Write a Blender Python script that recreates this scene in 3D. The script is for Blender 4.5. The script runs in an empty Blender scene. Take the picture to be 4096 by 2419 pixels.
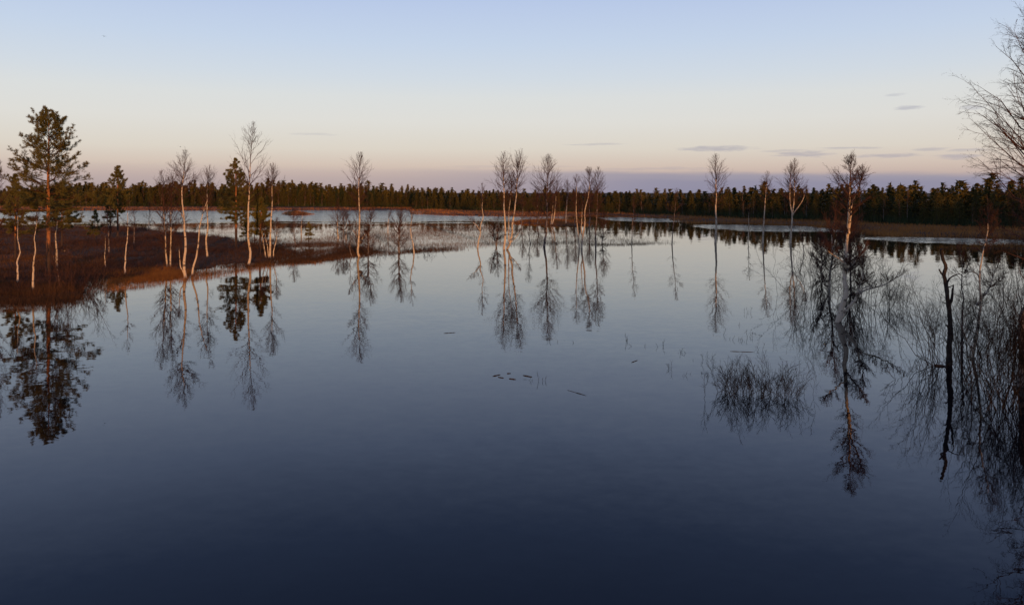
import bpy, math, random
import numpy as np
from mathutils import Vector

scene = bpy.context.scene
# ------------------------------------------------------------------ camera
F, HX, HY, CH = 3036.0, 2048.0, 769.0, 6.0      # focal length and horizon of a 4096 px wide picture, eye height in m
cam_d = bpy.data.cameras.new('camera'); cam = bpy.data.objects.new('camera', cam_d)
scene.collection.objects.link(cam)
cam.location = (0, 0, CH); cam.rotation_euler = (math.radians(90), 0, 0)
cam_d.sensor_fit = 'HORIZONTAL'; cam_d.sensor_width = 36.0; cam_d.lens = 36.0 * F / 4096
cam_d.shift_y = -(1209.5 - HY) / 4096
cam_d.clip_start = 0.1; cam_d.clip_end = 12000
scene.camera = cam
# ------------------------------------------------------------------ sun, exposure
SUN_EL = math.radians(2.6)
SUN_DIR = Vector((0.25, -1.0, math.tan(SUN_EL) * math.hypot(0.25, 1.0))).normalized()   # towards the sun: low, behind the viewer
sun_d = bpy.data.lights.new('sun', 'SUN'); sun_d.energy = 3.4; sun_d.angle = math.radians(0.6)
sun_d.color = (1.0, 0.43, 0.10)
sun = bpy.data.objects.new('sun', sun_d); scene.collection.objects.link(sun)
sun.rotation_euler = (-SUN_DIR).to_track_quat('-Z', 'Y').to_euler()
sun.location = SUN_DIR * 300
vs = scene.view_settings
vs.view_transform = 'Standard'; vs.look = 'None'; vs.gamma = 1.0; vs.use_curve_mapping = False; vs.exposure = 0.0

# ------------------------------------------------------------------ node helper
class NG:
    def __init__(s, tree): s.t = tree; s.n = tree.nodes; s.l = tree.links
    def new(s, typ, **kw):
        nd = s.n.new(typ)
        for k, v in kw.items(): setattr(nd, k, v)
        return nd
    def put(s, sock, v):
        if v is None: return
        if hasattr(v, 'is_output'): s.l.new(v, sock)
        else: sock.default_value = v
    def math(s, op, a, b=None, c=None, clamp=False):
        nd = s.new('ShaderNodeMath', operation=op); nd.use_clamp = clamp
        s.put(nd.inputs[0], a); s.put(nd.inputs[1], b); s.put(nd.inputs[2], c)
        return nd.outputs[0]
    def vmath(s, op, a, b=None, scale=None):
        nd = s.new('ShaderNodeVectorMath', operation=op)
        s.put(nd.inputs[0], a); s.put(nd.inputs[1], b)
        if scale is not None: s.put(nd.inputs['Scale'], scale)
        return nd.outputs[1] if op in ('LENGTH', 'DOT_PRODUCT') else nd.outputs[0]
    def mix(s, fac, a, b, blend='MIX'):
        nd = s.new('ShaderNodeMix', data_type='RGBA', blend_type=blend)
        s.put(nd.inputs[0], fac); s.put(nd.inputs[6], a); s.put(nd.inputs[7], b)
        return nd.outputs[2]
    def ramp(s, fac, stops, interp='LINEAR'):
        nd = s.new('ShaderNodeValToRGB'); cr = nd.color_ramp; cr.interpolation = interp
        while len(cr.elements) < len(stops): cr.elements.new(0.5)
        for e, (p, c) in zip(cr.elements, stops):
            e.position = p; e.color = (*c, 1) if len(c) == 3 else c
        s.put(nd.inputs[0], fac); return nd.outputs[0]
    def maprange(s, v, a, b, c=0.0, d=1.0, smooth=True):
        nd = s.new('ShaderNodeMapRange'); nd.interpolation_type = 'SMOOTHSTEP' if smooth else 'LINEAR'
        s.put(nd.inputs[0], v); s.put(nd.inputs[1], a); s.put(nd.inputs[2], b); s.put(nd.inputs[3], c); s.put(nd.inputs[4], d)
        return nd.outputs[0]
    def noise(s, vec, scale, detail=3.0, rough=0.55, dim='3D', out=0):
        nd = s.new('ShaderNodeTexNoise', noise_dimensions=dim)
        s.put(nd.inputs['Vector'], vec); nd.inputs['Scale'].default_value = scale
        nd.inputs['Detail'].default_value = detail; nd.inputs['Roughness'].default_value = rough
        return nd.outputs[out]

# ------------------------------------------------------------------ world: evening sky
world = bpy.data.worlds.new('World'); scene.world = world; world.use_nodes = True
g = NG(world.node_tree); g.n.clear()
tc = g.new('ShaderNodeTexCoord')
sep = g.new('ShaderNodeSeparateXYZ'); g.l.new(tc.outputs['Generated'], sep.inputs[0])
dirx, diry, dirz = sep.outputs
el = g.math('MULTIPLY', g.math('ARCSINE', g.math('MINIMUM', g.math('MAXIMUM', dirz, -1.0), 1.0)), 180 / math.pi)
az = g.math('MULTIPLY', g.math('ARCTAN2', dirx, diry), 180 / math.pi)
sky = g.new('ShaderNodeTexSky', sky_type='NISHITA'); sky.sun_disc = False
sky.sun_elevation = SUN_EL; sky.sun_rotation = math.atan2(SUN_DIR.x, SUN_DIR.y)
sky.air_density = 1.0; sky.dust_density = 0.6; sky.ozone_density = 2.0
# colours of the anti-twilight sky by height above the horizon (degrees / 90)
def srgb(r, gg, b):
    f = lambda c: ((c / 255 + 0.055) / 1.055) ** 2.4 if c > 10 else c / 255 / 12.92
    return (f(r), f(gg), f(b))
E = lambda d: d / 90.0
base = g.ramp(g.math('DIVIDE', el, 90.0), [
    (0.0, srgb(174, 159, 163)), (E(0.9), srgb(181, 166, 167)), (E(1.35), srgb(192, 174, 171)), (E(1.9), srgb(205, 188, 180)),
    (E(3.2), srgb(215, 207, 199)), (E(5.2), srgb(219, 216, 213)), (E(7.0), srgb(216, 217, 218)), (E(8.5), srgb(207, 214, 224)),
    (E(11), srgb(195, 208, 229)), (E(14.5), srgb(181, 196, 228)), (E(18), srgb(158, 177, 219)), (E(24), srgb(108, 130, 180)),
    (E(36), srgb(74, 94, 146)), (1.0, srgb(52, 68, 114))])
# the cloud bank lying on the horizon to the right and thin streaks above it
wv = g.new('ShaderNodeCombineXYZ')
g.put(wv.inputs[0], g.math('MULTIPLY', az, 0.16)); g.put(wv.inputs[1], g.math('MULTIPLY', el, 1.2))
nz = g.noise(wv.outputs[0], 1.3, 4.0, 0.6)
nzc = g.math('SUBTRACT', nz, 0.5)
edge = g.math('SUBTRACT', g.math('ADD', 1.75, g.math('MULTIPLY', nzc, 0.5)), g.math('MULTIPLY', az, 0.014))
bank = g.maprange(g.math('SUBTRACT', edge, el), -0.10, 0.40)
bank = g.math('MULTIPLY', bank, g.maprange(az, -13.0, 13.0, 0.10, 0.85))
bank = g.math('MULTIPLY', bank, g.maprange(az, 60.0, 90.0, 1.0, 0.0))
col = g.mix(bank, base, (*srgb(143, 144, 168), 1))
edge2 = g.math('SUBTRACT', g.math('ADD', 1.05, g.math('MULTIPLY', nzc, 0.4)), g.math('MULTIPLY', az, 0.004))
bank2 = g.math('MULTIPLY', g.maprange(g.math('SUBTRACT', edge2, el), -0.15, 0.3), g.maprange(az, 1.0, 14.0, 0.0, 0.55))
bank2 = g.math('MULTIPLY', bank2, g.maprange(az, 60.0, 90.0, 1.0, 0.0))
col = g.mix(bank2, col, (*srgb(131, 135, 164), 1))
streaks = [(2860, 594, 150, 7, .55), (2380, 577, 110, 4, .35), (3130, 604, 90, 5, .3), (3210, 617, 110, 10, .55), (3390, 594, 120, 5, .4),
           (3550, 626, 120, 9, .5), (3720, 596, 70, 6, .4), (3870, 602, 80, 6, .4), (3830, 628, 90, 8, .5), (3635, 432, 55, 8, .5),
           (3580, 380, 40, 5, .3), (3890, 430, 50, 6, .35), (2620, 676, 230, 6, .25), (1250, 537, 90, 4, .22), (2050, 668, 260, 5, .18)]
wv2 = g.new('ShaderNodeCombineXYZ')
g.put(wv2.inputs[0], g.math('MULTIPLY', az, 0.55)); g.put(wv2.inputs[1], g.math('MULTIPLY', el, 5.0))
nz2 = g.math('MULTIPLY', g.math('SUBTRACT', g.noise(wv2.outputs[0], 1.6, 5.0, 0.65), 0.5), 3.2)
acc = None
for (sx, sy, hw, hh, st) in streaks:
    a0 = math.degrees(math.atan2(sx - HX, F)); e0 = math.degrees(math.atan2(HY - sy, math.hypot(F, sx - HX)))
    aw = math.degrees(hw / F) * math.cos(math.radians(a0)) ** 2; ew = math.degrees(hh / F)
    da = g.math('DIVIDE', g.math('SUBTRACT', az, a0), aw)
    de = g.math('DIVIDE', g.math('ADD', g.math('SUBTRACT', el, e0), g.math('MULTIPLY', nzc, ew * 5.0)), ew)
    q = g.math('ADD', g.math('MULTIPLY', da, da), g.math('MULTIPLY', de, de))
    q = g.math('ADD', q, nz2)
    m = g.math('MULTIPLY', g.maprange(q, -0.2, 1.7, 1.0, 0.0), st * 1.1)
    acc = m if acc is None else g.math('MAXIMUM', acc, m)
col = g.mix(acc, col, (*srgb(156, 154, 174), 1))
bg1 = g.new('ShaderNodeBackground'); g.put(bg1.inputs[0], col); bg1.inputs[1].default_value = 0.96
bg2 = g.new('ShaderNodeBackground'); g.l.new(sky.outputs[0], bg2.inputs[0]); bg2.inputs[1].default_value = 0.03
add = g.new('ShaderNodeAddShader'); g.l.new(bg1.outputs[0], add.inputs[0]); g.l.new(bg2.outputs[0], add.inputs[1])
out = g.new('ShaderNodeOutputWorld'); g.l.new(add.outputs[0], out.inputs[0])

# ------------------------------------------------------------------ materials
def material(name):
    m = bpy.data.materials.new(name); m.use_nodes = True
    gg = NG(m.node_tree); b = gg.n['Principled BSDF']
    b.inputs['Specular IOR Level'].default_value = 0.2
    return m, gg, b
def objvec(gg, kind='Object'):
    return gg.new('ShaderNodeTexCoord').outputs[kind]
def scaled(gg, v, s):
    nd = gg.new('ShaderNodeMapping'); gg.put(nd.inputs[0], v); nd.inputs['Scale'].default_value = s
    return nd.outputs[0]
M = {}
def mat_birch(name, white, dark, amount, coarse):
    m, gg, b = material(name)
    v = objvec(gg)
    n1 = gg.noise(scaled(gg, v, (3, 3, 5.5)), 1.0, 3, 0.65)
    n2 = gg.noise(scaled(gg, v, (1.2, 1.2, coarse)), 1.0, 2, 0.6)
    band = gg.maprange(n1, amount, amount + 0.06)
    band2 = gg.maprange(n2, 0.60, 0.70)
    fac = gg.math('MAXIMUM', gg.math('MULTIPLY', band, 0.85), gg.math('MULTIPLY', band2, 0.7))
    tint = gg.mix(gg.noise(v, 1.5, 2), (*white, 1), (white[0] * .75, white[1] * .68, white[2] * .6, 1))
    gg.put(b.inputs['Base Color'], gg.mix(fac, tint, (*dark, 1)))
    b.inputs['Roughness'].default_value = 0.75
    M[name] = m
mat_birch('birch_bark', (.60, .52, .41), (.05, .032, .025), 0.555, 1.6)
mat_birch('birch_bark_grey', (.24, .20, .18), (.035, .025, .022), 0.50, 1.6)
def mat_flat(name, c1, c2, sc=3.0, rough=0.85, island=False, trans=0.0):
    m, gg, b = material(name)
    v = objvec(gg)
    f = gg.noise(v, sc, 3)
    f = gg.maprange(f, 0.32, 0.68)
    if island:
        gi = gg.new('ShaderNodeNewGeometry')
        f = gg.math('ADD', gg.math('MULTIPLY', f, 0.5), gg.math('MULTIPLY', gi.outputs['Random Per Island'], 0.5))
    gg.put(b.inputs['Base Color'], gg.mix(f, (*c1, 1), (*c2, 1)))
    b.inputs['Roughness'].default_value = rough
    b.inputs['Specular IOR Level'].default_value = 0.1
    M[name] = m; return m
mat_flat('birch_twig', (.048, .025, .020), (.100, .050, .036), 2.0)
mat_flat('willow_twig', (.014, .011, .010), (.034, .024, .020), 2.0)
mat_flat('shaded_twig', (.007, .006, .006), (.018, .013, .011), 2.0)  # darker copy of the willow twig, shade put into its colour
mat_flat('dead_wood', (.022, .019, .018), (.055, .045, .038), 6.0)
mat_flat('pine_needle', (.055, .060, .020), (.165, .140, .046), 0.9, 0.7, True)
mat_flat('pine_needle_far', (.022, .030, .012), (.130, .098, .026), 0.35, 0.8, True)
mat_flat('spruce_needle_far', (.018, .030, .015), (.050, .058, .022), 0.35, 0.8, True)
mat_flat('far_birch_twig', (.095, .048, .026), (.16, .085, .036), 0.5, 0.85, True)
mat_flat('sedge_dry', (.085, .050, .034), (.20, .12, .075), 0.35, 0.8, True)
mat_flat('sedge_rust', (.16, .060, .016), (.34, .15, .040), 0.5, 0.8, True)
mat_flat('heath', (.040, .024, .015), (.115, .058, .028), 0.5, 0.9, True)
mat_flat('shore_sedge', (.20, .075, .022), (.42, .19, .055), 0.12, 0.8, True)
mat_flat('catkin', (.05, .03, .02), (.09, .055, .035), 3.0)
mat_flat('bird_feather', (.02, .02, .022), (.05, .045, .045), 3.0)
def mat_pine_bark():
    m, gg, b = material('pine_bark')
    v = objvec(gg)
    sp = gg.new('ShaderNodeSeparateXYZ'); gg.put(sp.inputs[0], v)
    n = gg.noise(scaled(gg, v, (7, 7, 2.2)), 1.0, 4, 0.65)
    hi = gg.maprange(gg.math('ADD', sp.outputs[2], gg.math('MULTIPLY', gg.math('SUBTRACT', n, 0.5), 2.0)), 1.6, 3.0)
    low = gg.mix(n, (.030, .020, .016, 1), (.085, .055, .042, 1))
    high = gg.mix(n, (.26, .095, .034, 1), (.56, .24, .09, 1))
    gg.put(b.inputs['Base Color'], gg.mix(hi, low, high)); b.inputs['Roughness'].default_value = 0.9
    M['pine_bark'] = m
mat_pine_bark()
mat_flat('pine_branch', (.05, .026, .014), (.11, .055, .026), 3.0)
def mat_ground():
    m, gg, b = material('peat')
    v = objvec(gg)
    n = gg.noise(v, 0.35, 5, 0.65); n2 = gg.noise(v, 0.05, 3)
    c = gg.mix(gg.maprange(n, .35, .65), (.030, .019, .012, 1), (.085, .046, .024, 1))
    c = gg.mix(gg.maprange(n2, .4, .65, 0, .6), c, (.15, .070, .026, 1))
    gg.put(b.inputs['Base Color'], c); b.inputs['Roughness'].default_value = 0.95
    M['peat'] = m
mat_ground()

def ground_xy(px, py, z=0.0):
    D = F * (CH - z) / (py - HY)
    return ((px - HX) / F * D, D)

def mat_water():
    m, gg, b = material('water')
    gi = gg.new('ShaderNodeNewGeometry'); pos = gi.outputs['Position']
    sp = gg.new('ShaderNodeSeparateXYZ'); gg.put(sp.inputs[0], pos)
    X, Y = sp.outputs[0], sp.outputs[1]
    # wind-ruffled reaches: (centre px, half width px, far edge py, near edge py, slope of the patch, strength)
    patches = [(1000, 860, 1300, 838, 893, .65), (2100, 880, 190, 860, 890, .45), (2560, 877, 160, 869, 887, .60),
               (3080, 913, 270, 899, 929, .55), (3900, 966, 380, 948, 985, .55), (60, 870, 300, 845, 898, .6)]
    nn = gg.math('SUBTRACT', gg.noise(scaled(gg, pos, (.05, .16, .1)), 1.0, 4, 0.6), 0.5)
    acc = None
    for (cx, cy, hw, yf, yn, st) in patches:
        x0, y0 = ground_xy(cx, cy); a = hw / F * y0
        d1, d0 = ground_xy(cx, yf)[1], ground_xy(cx, yn)[1]
        yc, bb = (d0 + d1) / 2, (d1 - d0) / 2
        sl = 0.0 if cx < 2300 else -0.35
        dx = gg.math('DIVIDE', gg.math('SUBTRACT', X, x0), a)
        dy = gg.math('DIVIDE', gg.math('SUBTRACT', gg.math('SUBTRACT', Y, yc), gg.math('MULTIPLY', gg.math('SUBTRACT', X, x0), sl)), bb)
        q = gg.math('ADD', gg.math('POWER', gg.math('ABSOLUTE', dx), 4.0), gg.math('MULTIPLY', dy, dy))
        q = gg.math('ADD', q, gg.math('MULTIPLY', nn, 2.2))
        mm = gg.math('MULTIPLY', gg.maprange(q, 0.55, 1.25, 1.0, 0.0), st)
        acc = mm if acc is None else gg.math('MAXIMUM', acc, mm)
    calm = gg.maprange(gg.noise(scaled(gg, pos, (.03, .05, .1)), 1.0, 3), .35, .7, .004, .010)
    amp = gg.math('ADD', gg.math('MULTIPLY', acc, .11), calm)
    gg.put(b.inputs['Roughness'], gg.math('ADD', gg.math('MULTIPLY', acc, .26), .015))
    w1 = gg.noise(scaled(gg, pos, (2.2, 3.4, 1)), 1.0, 3, 0.6, out=1)
    w2 = gg.noise(scaled(gg, pos, (.35, .6, 1)), 1.0, 2, 0.5, out=1)
    d = gg.vmath('ADD', gg.vmath('SUBTRACT', w1, (.5, .5, .5)), gg.vmath('SCALE', gg.vmath('SUBTRACT', w2, (.5, .5, .5)), scale=0.5))
    d = gg.vmath('MULTIPLY', gg.vmath('SCALE', d, scale=amp), (3.0, 3.0, 0.0))
    nrm = gg.vmath('NORMALIZE', gg.vmath('ADD', d, (0, 0, 1)))
    gg.put(b.inputs['Normal'], nrm)
    b.inputs['Base Color'].default_value = (.004, .005, .007, 1)
    b.inputs['IOR'].default_value = 1.31
    b.inputs['Specular IOR Level'].default_value = 0.5
    M['water'] = m
mat_water()

# ------------------------------------------------------------------ mesh helpers
COL = scene.collection
class Geo:
    """collects vertex blocks and quads / triangles, builds one mesh"""
    def __init__(s): s.v = []; s.f4 = []; s.f3 = []; s.n = 0
    def add(s, v, f4=None, f3=None):
        v = np.asarray(v, dtype=np.float32).reshape(-1, 3)
        if f4 is not None and len(f4): s.f4.append(np.asarray(f4, dtype=np.int32).reshape(-1, 4) + s.n)
        if f3 is not None and len(f3): s.f3.append(np.asarray(f3, dtype=np.int32).reshape(-1, 3) + s.n)
        s.v.append(v); s.n += len(v)
    def tubes(s, P, R, sides=3):
        P = np.asarray(P, dtype=np.float64); R = np.asarray(R, dtype=np.float64)
        B, K, _ = P.shape
        if B == 0: return
        point = sides == 3                     # thin twigs run out to a point
        if point: tips = P[:, -1]; full = P; K -= 1
        T = np.gradient(P, axis=1); T /= (np.linalg.norm(T, axis=2, keepdims=True) + 1e-9)
        ref = np.where(np.abs(T[:, :1, 2:3]) > 0.8, np.array([1.0, 0, 0]), np.array([0, 0, 1.0]))
        n1 = np.cross(T, np.broadcast_to(ref, T.shape)); n1 /= (np.linalg.norm(n1, axis=2, keepdims=True) + 1e-9)
        n2 = np.cross(T, n1)
        a = np.arange(sides) / sides * 2 * math.pi
        ring = P[:, :, None, :] + R[:, :, None, None] * (np.cos(a)[None, None, :, None] * n1[:, :, None, :] + np.sin(a)[None, None, :, None] * n2[:, :, None, :])
        if point: ring = ring[:, :K]
        idx = np.arange(B * K * sides).reshape(B, K, sides)
        nx = np.roll(idx, -1, axis=2)
        q = np.stack([idx[:, :-1], idx[:, 1:], nx[:, 1:], nx[:, :-1]], axis=-1).reshape(-1, 4)
        if point:
            tv = B * K * sides + np.arange(B)
            f3 = np.stack([idx[:, -1], nx[:, -1], np.repeat(tv[:, None], sides, 1)], axis=-1).reshape(-1, 3)
            s.add(np.concatenate([ring.reshape(-1, 3), tips]), f4=q if K > 1 else None, f3=f3)
        else:
            s.add(ring, f4=q)
    def blades(s, base, tip, w, side):
        """thin triangles from base to tip"""
        B = len(base); v = np.stack([base - side * w, base + side * w, tip], axis=1)
        s.add(v, f3=np.arange(B * 3).reshape(B, 3))
    def mesh(s, name, smooth=False):
        me = bpy.data.meshes.new(name)
        v = np.concatenate(s.v) if s.v else np.zeros((0, 3), np.float32)
        f4 = np.concatenate(s.f4) if s.f4 else np.zeros((0, 4), np.int32)
        f3 = np.concatenate(s.f3) if s.f3 else np.zeros((0, 3), np.int32)
        me.vertices.add(len(v)); me.vertices.foreach_set('co', v.ravel())
        nl = f4.size + f3.size
        me.loops.add(nl); me.loops.foreach_set('vertex_index', np.concatenate([f4.ravel(), f3.ravel()]).astype(np.int32))
        me.polygons.add(len(f4) + len(f3))
        st = np.concatenate([np.arange(len(f4)) * 4, f4.size + np.arange(len(f3)) * 3]).astype(np.int32)
        me.polygons.foreach_set('loop_start', st)
        me.update(calc_edges=True); me.validate()
        if smooth: me.polygons.foreach_set('use_smooth', np.ones(len(me.polygons), dtype=bool))
        return me
def link(name, me, mat=None, parent=None, loc=None):
    o = bpy.data.objects.new(name, me); COL.objects.link(o)
    if mat and me and not me.materials: me.materials.append(M[mat])
    if parent: o.parent = parent
    if loc is not None: o.location = loc
    return o
def tag(o, label=None, cat=None, group=None, kind=None):
    if label: o['label'] = label
    if cat: o['category'] = cat
    if group: o['group'] = group
    if kind: o['kind'] = kind
    return o

# branch growing, all in batches: P (B,K,3) centre lines, R (B,K) radii
def sample(P, R, s):
    B, K, _ = P.shape; n = s.shape[1]
    x = np.clip(s, 0, 1) * (K - 1); i = np.minimum(x.astype(int), K - 2); fr = (x - i)
    b = np.arange(B)[:, None]
    p0, p1 = P[b, i], P[b, i + 1]
    pos = p0 + (p1 - p0) * fr[..., None]
    tan = p1 - p0; tan = tan / (np.linalg.norm(tan, axis=-1, keepdims=True) + 1e-9)
    rad = R[b, i] + (R[b, i + 1] - R[b, i]) * fr
    return pos.reshape(-1, 3), tan.reshape(-1, 3), rad.reshape(-1)
def norm(v): return v / (np.linalg.norm(v, axis=-1, keepdims=True) + 1e-9)
def grow(rng, P, R, n, s0, s1, a0, a1, lf, K, up, wob, rmax, rtip, flat=0.0, taper=0.55):
    B = P.shape[0]
    s = s0 + (s1 - s0) * (np.arange(n)[None, :] + rng.random((B, n))) / n
    pos, tan, rad = sample(P, R, s)
    N = len(pos)
    plen = np.repeat(np.linalg.norm(np.diff(P, axis=1), axis=2).sum(1), n)
    rv = rng.normal(size=(N, 3)); rv[:, 2] *= (1 - flat)
    v = norm(np.cross(tan, rv)) if flat == 0 else norm(rv - tan * (rv * tan).sum(1, keepdims=True))
    if flat: v[:, 2] *= (1 - flat); v = norm(v)
    a = np.radians(rng.uniform(a0, a1, N))[:, None]
    d = np.cos(a) * tan + np.sin(a) * v
    L = lf * plen * (1 - taper * s.reshape(-1)) * rng.uniform(0.6, 1.25, N)
    return shoot(rng, pos, d, L, K, up, wob, np.minimum(rad * 0.75, rmax), rtip)
def shoot(rng, pos, d, L, K, up, wob, r0, rtip):
    N = len(pos)
    t = np.linspace(0, 1, K)
    P = pos[:, None, :] + L[:, None, None] * d[:, None, :] * t[None, :, None]
    upv = up if np.ndim(up) else np.full(N, up)
    P[:, :, 2] += (L * upv)[:, None] * (t ** 2)[None, :]
    w = np.cumsum(rng.normal(size=(N, K, 3)), axis=1) * (t[None, :, None] > 0)
    P += w * (wob * L / math.sqrt(K))[:, None, None]
    R = r0[:, None] + (np.minimum(rtip, r0) - r0)[:, None] * t[None, :]
    return P, R
def resample(pts, K):
    pts = np.array(pts, dtype=float)
    # Catmull-Rom through the control points
    n = len(pts)
    if n > 2:
        ext = np.vstack([2 * pts[0] - pts[1], pts, 2 * pts[-1] - pts[-2]])
        outp = []
        for i in range(1, n):
            p0, p1, p2, p3 = ext[i - 1], ext[i], ext[i + 1], ext[i + 2]
            for t in np.linspace(0, 1, 9)[:-1]:
                outp.append(.5 * (2 * p1 + (p2 - p0) * t + (2 * p0 - 5 * p1 + 4 * p2 - p3) * t * t + (3 * p1 - p0 - 3 * p2 + p3) * t ** 3))
        outp.append(pts[-1]); pts = np.array(outp)
    L = np.concatenate([[0], np.cumsum(np.linalg.norm(np.diff(pts, axis=0), axis=1))])
    s = np.linspace(0, L[-1], K)
    return np.stack([np.interp(s, L, pts[:, k]) for k in range(3)], axis=1)

NTREE = [0]
def stem_points(rng, px, bx, by, D, zsink=0.35, depth=0.012):
    """picture control points of a stem -> local 3D points around the tree's base"""
    mpp = D / F
    pts = [((x - bx) * mpp, 0.0, (by - y) * mpp) for x, y in px]
    H = pts[-1][2]
    y = 0.0; outp = []
    for i, p in enumerate(pts):
        if i: y += rng.normal() * depth * H
        outp.append((p[0], y, p[2]))
    p0, p1 = outp[0], outp[1]
    if abs(p0[2]) < 0.05:
        outp.insert(0, (p0[0] - (p1[0] - p0[0]) * 0.1, p0[1], p0[2] - zsink))
    return outp

def birch(label, stems, seed, zg=0.0, bark='birch_bark', dens=1.0, twig=0.0050, levels=3, droop=0.0, group=None,
          name='birch_tree', cat='birch tree', low=6, catkins=0):
    """stems: list of (points px from base to top, half width px at base, crown start py, crown half width px)"""
    rng = np.random.default_rng(seed)
    bx, by = stems[0][0][0]
    X, D = ground_xy(bx, by, zg)
    mpp = D / F
    root = link(name, None, loc=(X, D, zg)); root.empty_display_size = 0.3
    tag(root, label, cat, group)
    crown = Geo(); limbs = Geo(); k = 0
    for (px, rpx, cy, cw) in stems:
        pts = resample(stem_points(rng, px, bx, by, D), 26)
        H = pts[-1][2]
        t = np.linspace(0, 1, 26)
        n = rng.normal(size=(26, 3)) * 0.010; n[:, 2] = 0
        pts = pts + n
        r0 = rpx * mpp * .95
        R = r0 * np.clip((1 - t) ** 1.05, 0.02, 1) + 0.003
        R[:2] *= (1.25, 1.08)
        z0 = (by - cy) * mpp; W = cw * mpp * 1.22
        zz = pts[:, 2]
        zb0 = zz[1]
        z0 = max(z0 - 0.40 * (H - z0), 0.12 * H + 0.88 * zb0, 0.3 if k == 0 else -9)
        Hc = H - z0
        cut = int(np.clip(np.searchsorted(zz, z0 + 0.50 * Hc), 6, 24)) if cw > 8 else 25
        sg = Geo(); sg.tubes(pts[None, :cut + 1], R[None, :cut + 1], 8)
        link('trunk' if k == 0 else 'stem', sg.mesh('birch_stem', True), bark, root); k += 1
        if cut < 25: limbs.tubes(pts[None, cut:], R[None, cut:] * .98, 6)
        n1 = max(9, int(34 * dens * min(1.6, (Hc / 3.5) ** 0.5)))
        u = np.sort(rng.beta(1.2, 1.1, n1)) * 0.96
        zb = z0 + u * Hc
        # attach
        tt = np.interp(zb, zz, t)
        pos = np.stack([np.interp(tt, t, pts[:, j]) for j in range(3)], axis=1)
        rad = np.interp(tt, t, R)
        phi = np.arange(n1) * 2.399 + rng.normal(size=n1) * 0.4
        ang = np.radians(np.interp(u, [0, .25, .5, 1], [62, 47, 37, 20]) + rng.normal(size=n1) * 6)
        d = np.stack([np.sin(ang) * np.cos(phi), np.sin(ang) * np.sin(phi), np.cos(ang)], axis=1)
        wid = W * np.interp(u, [0, .15, .35, .6, .8, 1], [.7, .95, 1.0, .66, .36, .10]) * rng.uniform(0.5, 1.15, n1)
        L = wid / np.sin(ang)
        L = np.minimum(L, (H - zb) * np.interp(u, [0, .3, 1], [.52, .60, .72]) + 0.10)
        P1, R1 = shoot(rng, pos, d, L, 7, 0.12 - droop, 0.07, np.minimum(rad * 0.65, 0.028), 0.0035)
        # leader region
        P2, R2 = grow(rng, P1, R1, 8, 0.15, 0.98, 18, 40, 0.50, 4, 0.05 - droop, 0.09, 0.011, twig)
        limbs.tubes(P1[:, ::2], R1[:, ::2], 4); crown.tubes(P2, R2, 3)
        P3, R3 = grow(rng, P2, R2, 6, 0.12, 1.0, 16, 44, 0.55, 2, -0.02 - droop * 1.6, 0.10, 0.0055, twig * 0.85)
        crown.tubes(P3, R3, 3)
        Pt, Rt = grow(rng, pts[None][:, 6:], R[None][:, 6:], int(12 * dens), max(0.1, 0.3 + 0.7 * (z0 / H) - 0.1), 0.99, 20, 45, 0.055, 5, 0.1, 0.1, 0.008, twig, taper=0.2)
        crown.tubes(Pt, Rt, 3)
        Pu, Ru = grow(rng, Pt, Rt, 5, 0.2, 1, 20, 50, 0.6, 2, 0.0, 0.1, 0.005, twig * .75)
        crown.tubes(Pu, Ru, 3)
        last = P3
        if levels > 3:
            P4, R4 = grow(rng, P3, R3, 4, 0.15, 1.0, 20, 60, 0.6, 2, -0.05 - droop * 2, 0.12, 0.003, twig * 0.6)
            crown.tubes(P4, R4, 3); last = P4
        if low:   # thin dry branches under the crown
            nl = low * 2
            zl = np.sqrt(rng.uniform(0.05, 1.0, nl)) * (z0 + .15 * Hc)
            tl = np.interp(zl, zz, t)
            pl = np.stack([np.interp(tl, t, pts[:, j]) for j in range(3)], axis=1)
            ph = rng.uniform(0, 6.28, nl); an = np.radians(rng.uniform(40, 75, nl))
            dl = np.stack([np.sin(an) * np.cos(ph), np.sin(an) * np.sin(ph), np.cos(an)], axis=1)
            PL, RL = shoot(rng, pl, dl, rng.uniform(0.35, 1.1, nl) * min(W, 1.6) * 0.9, 5, 0.1, 0.09, np.full(nl, 0.014), 0.004)
            crown.tubes(PL, RL, 3)
            PM, RM = grow(rng, PL, RL, 7, 0.2, 1, 25, 55, 0.5, 3, 0, 0.1, 0.005, twig)
            crown.tubes(PM, RM, 3)
            PN, RN = grow(rng, PM, RM, 4, 0.2, 1, 20, 55, 0.55, 2, 0, 0.1, 0.004, twig * .75)
            crown.tubes(PN, RN, 3)
        if catkins:
            sel = rng.choice(len(last), min(catkins, len(last)), replace=False)
            e = last[sel, -1]; tip = e + np.stack([rng.normal(size=len(e)) * .006, rng.normal(size=len(e)) * .006, -rng.uniform(.02, .045, len(e))], 1)
            cg = np.stack([e, (e + tip) / 2, tip], axis=1)
            crown.tubes(cg, np.tile(np.array([.003, .007, .002]), (len(e), 1)), 4)
    cr = link('crown', limbs.mesh('birch_limbs'), 'birch_twig', root)
    link('twigs', crown.mesh('birch_twigs'), 'birch_twig', cr)
    NTREE[0] += 1
    return root

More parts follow.
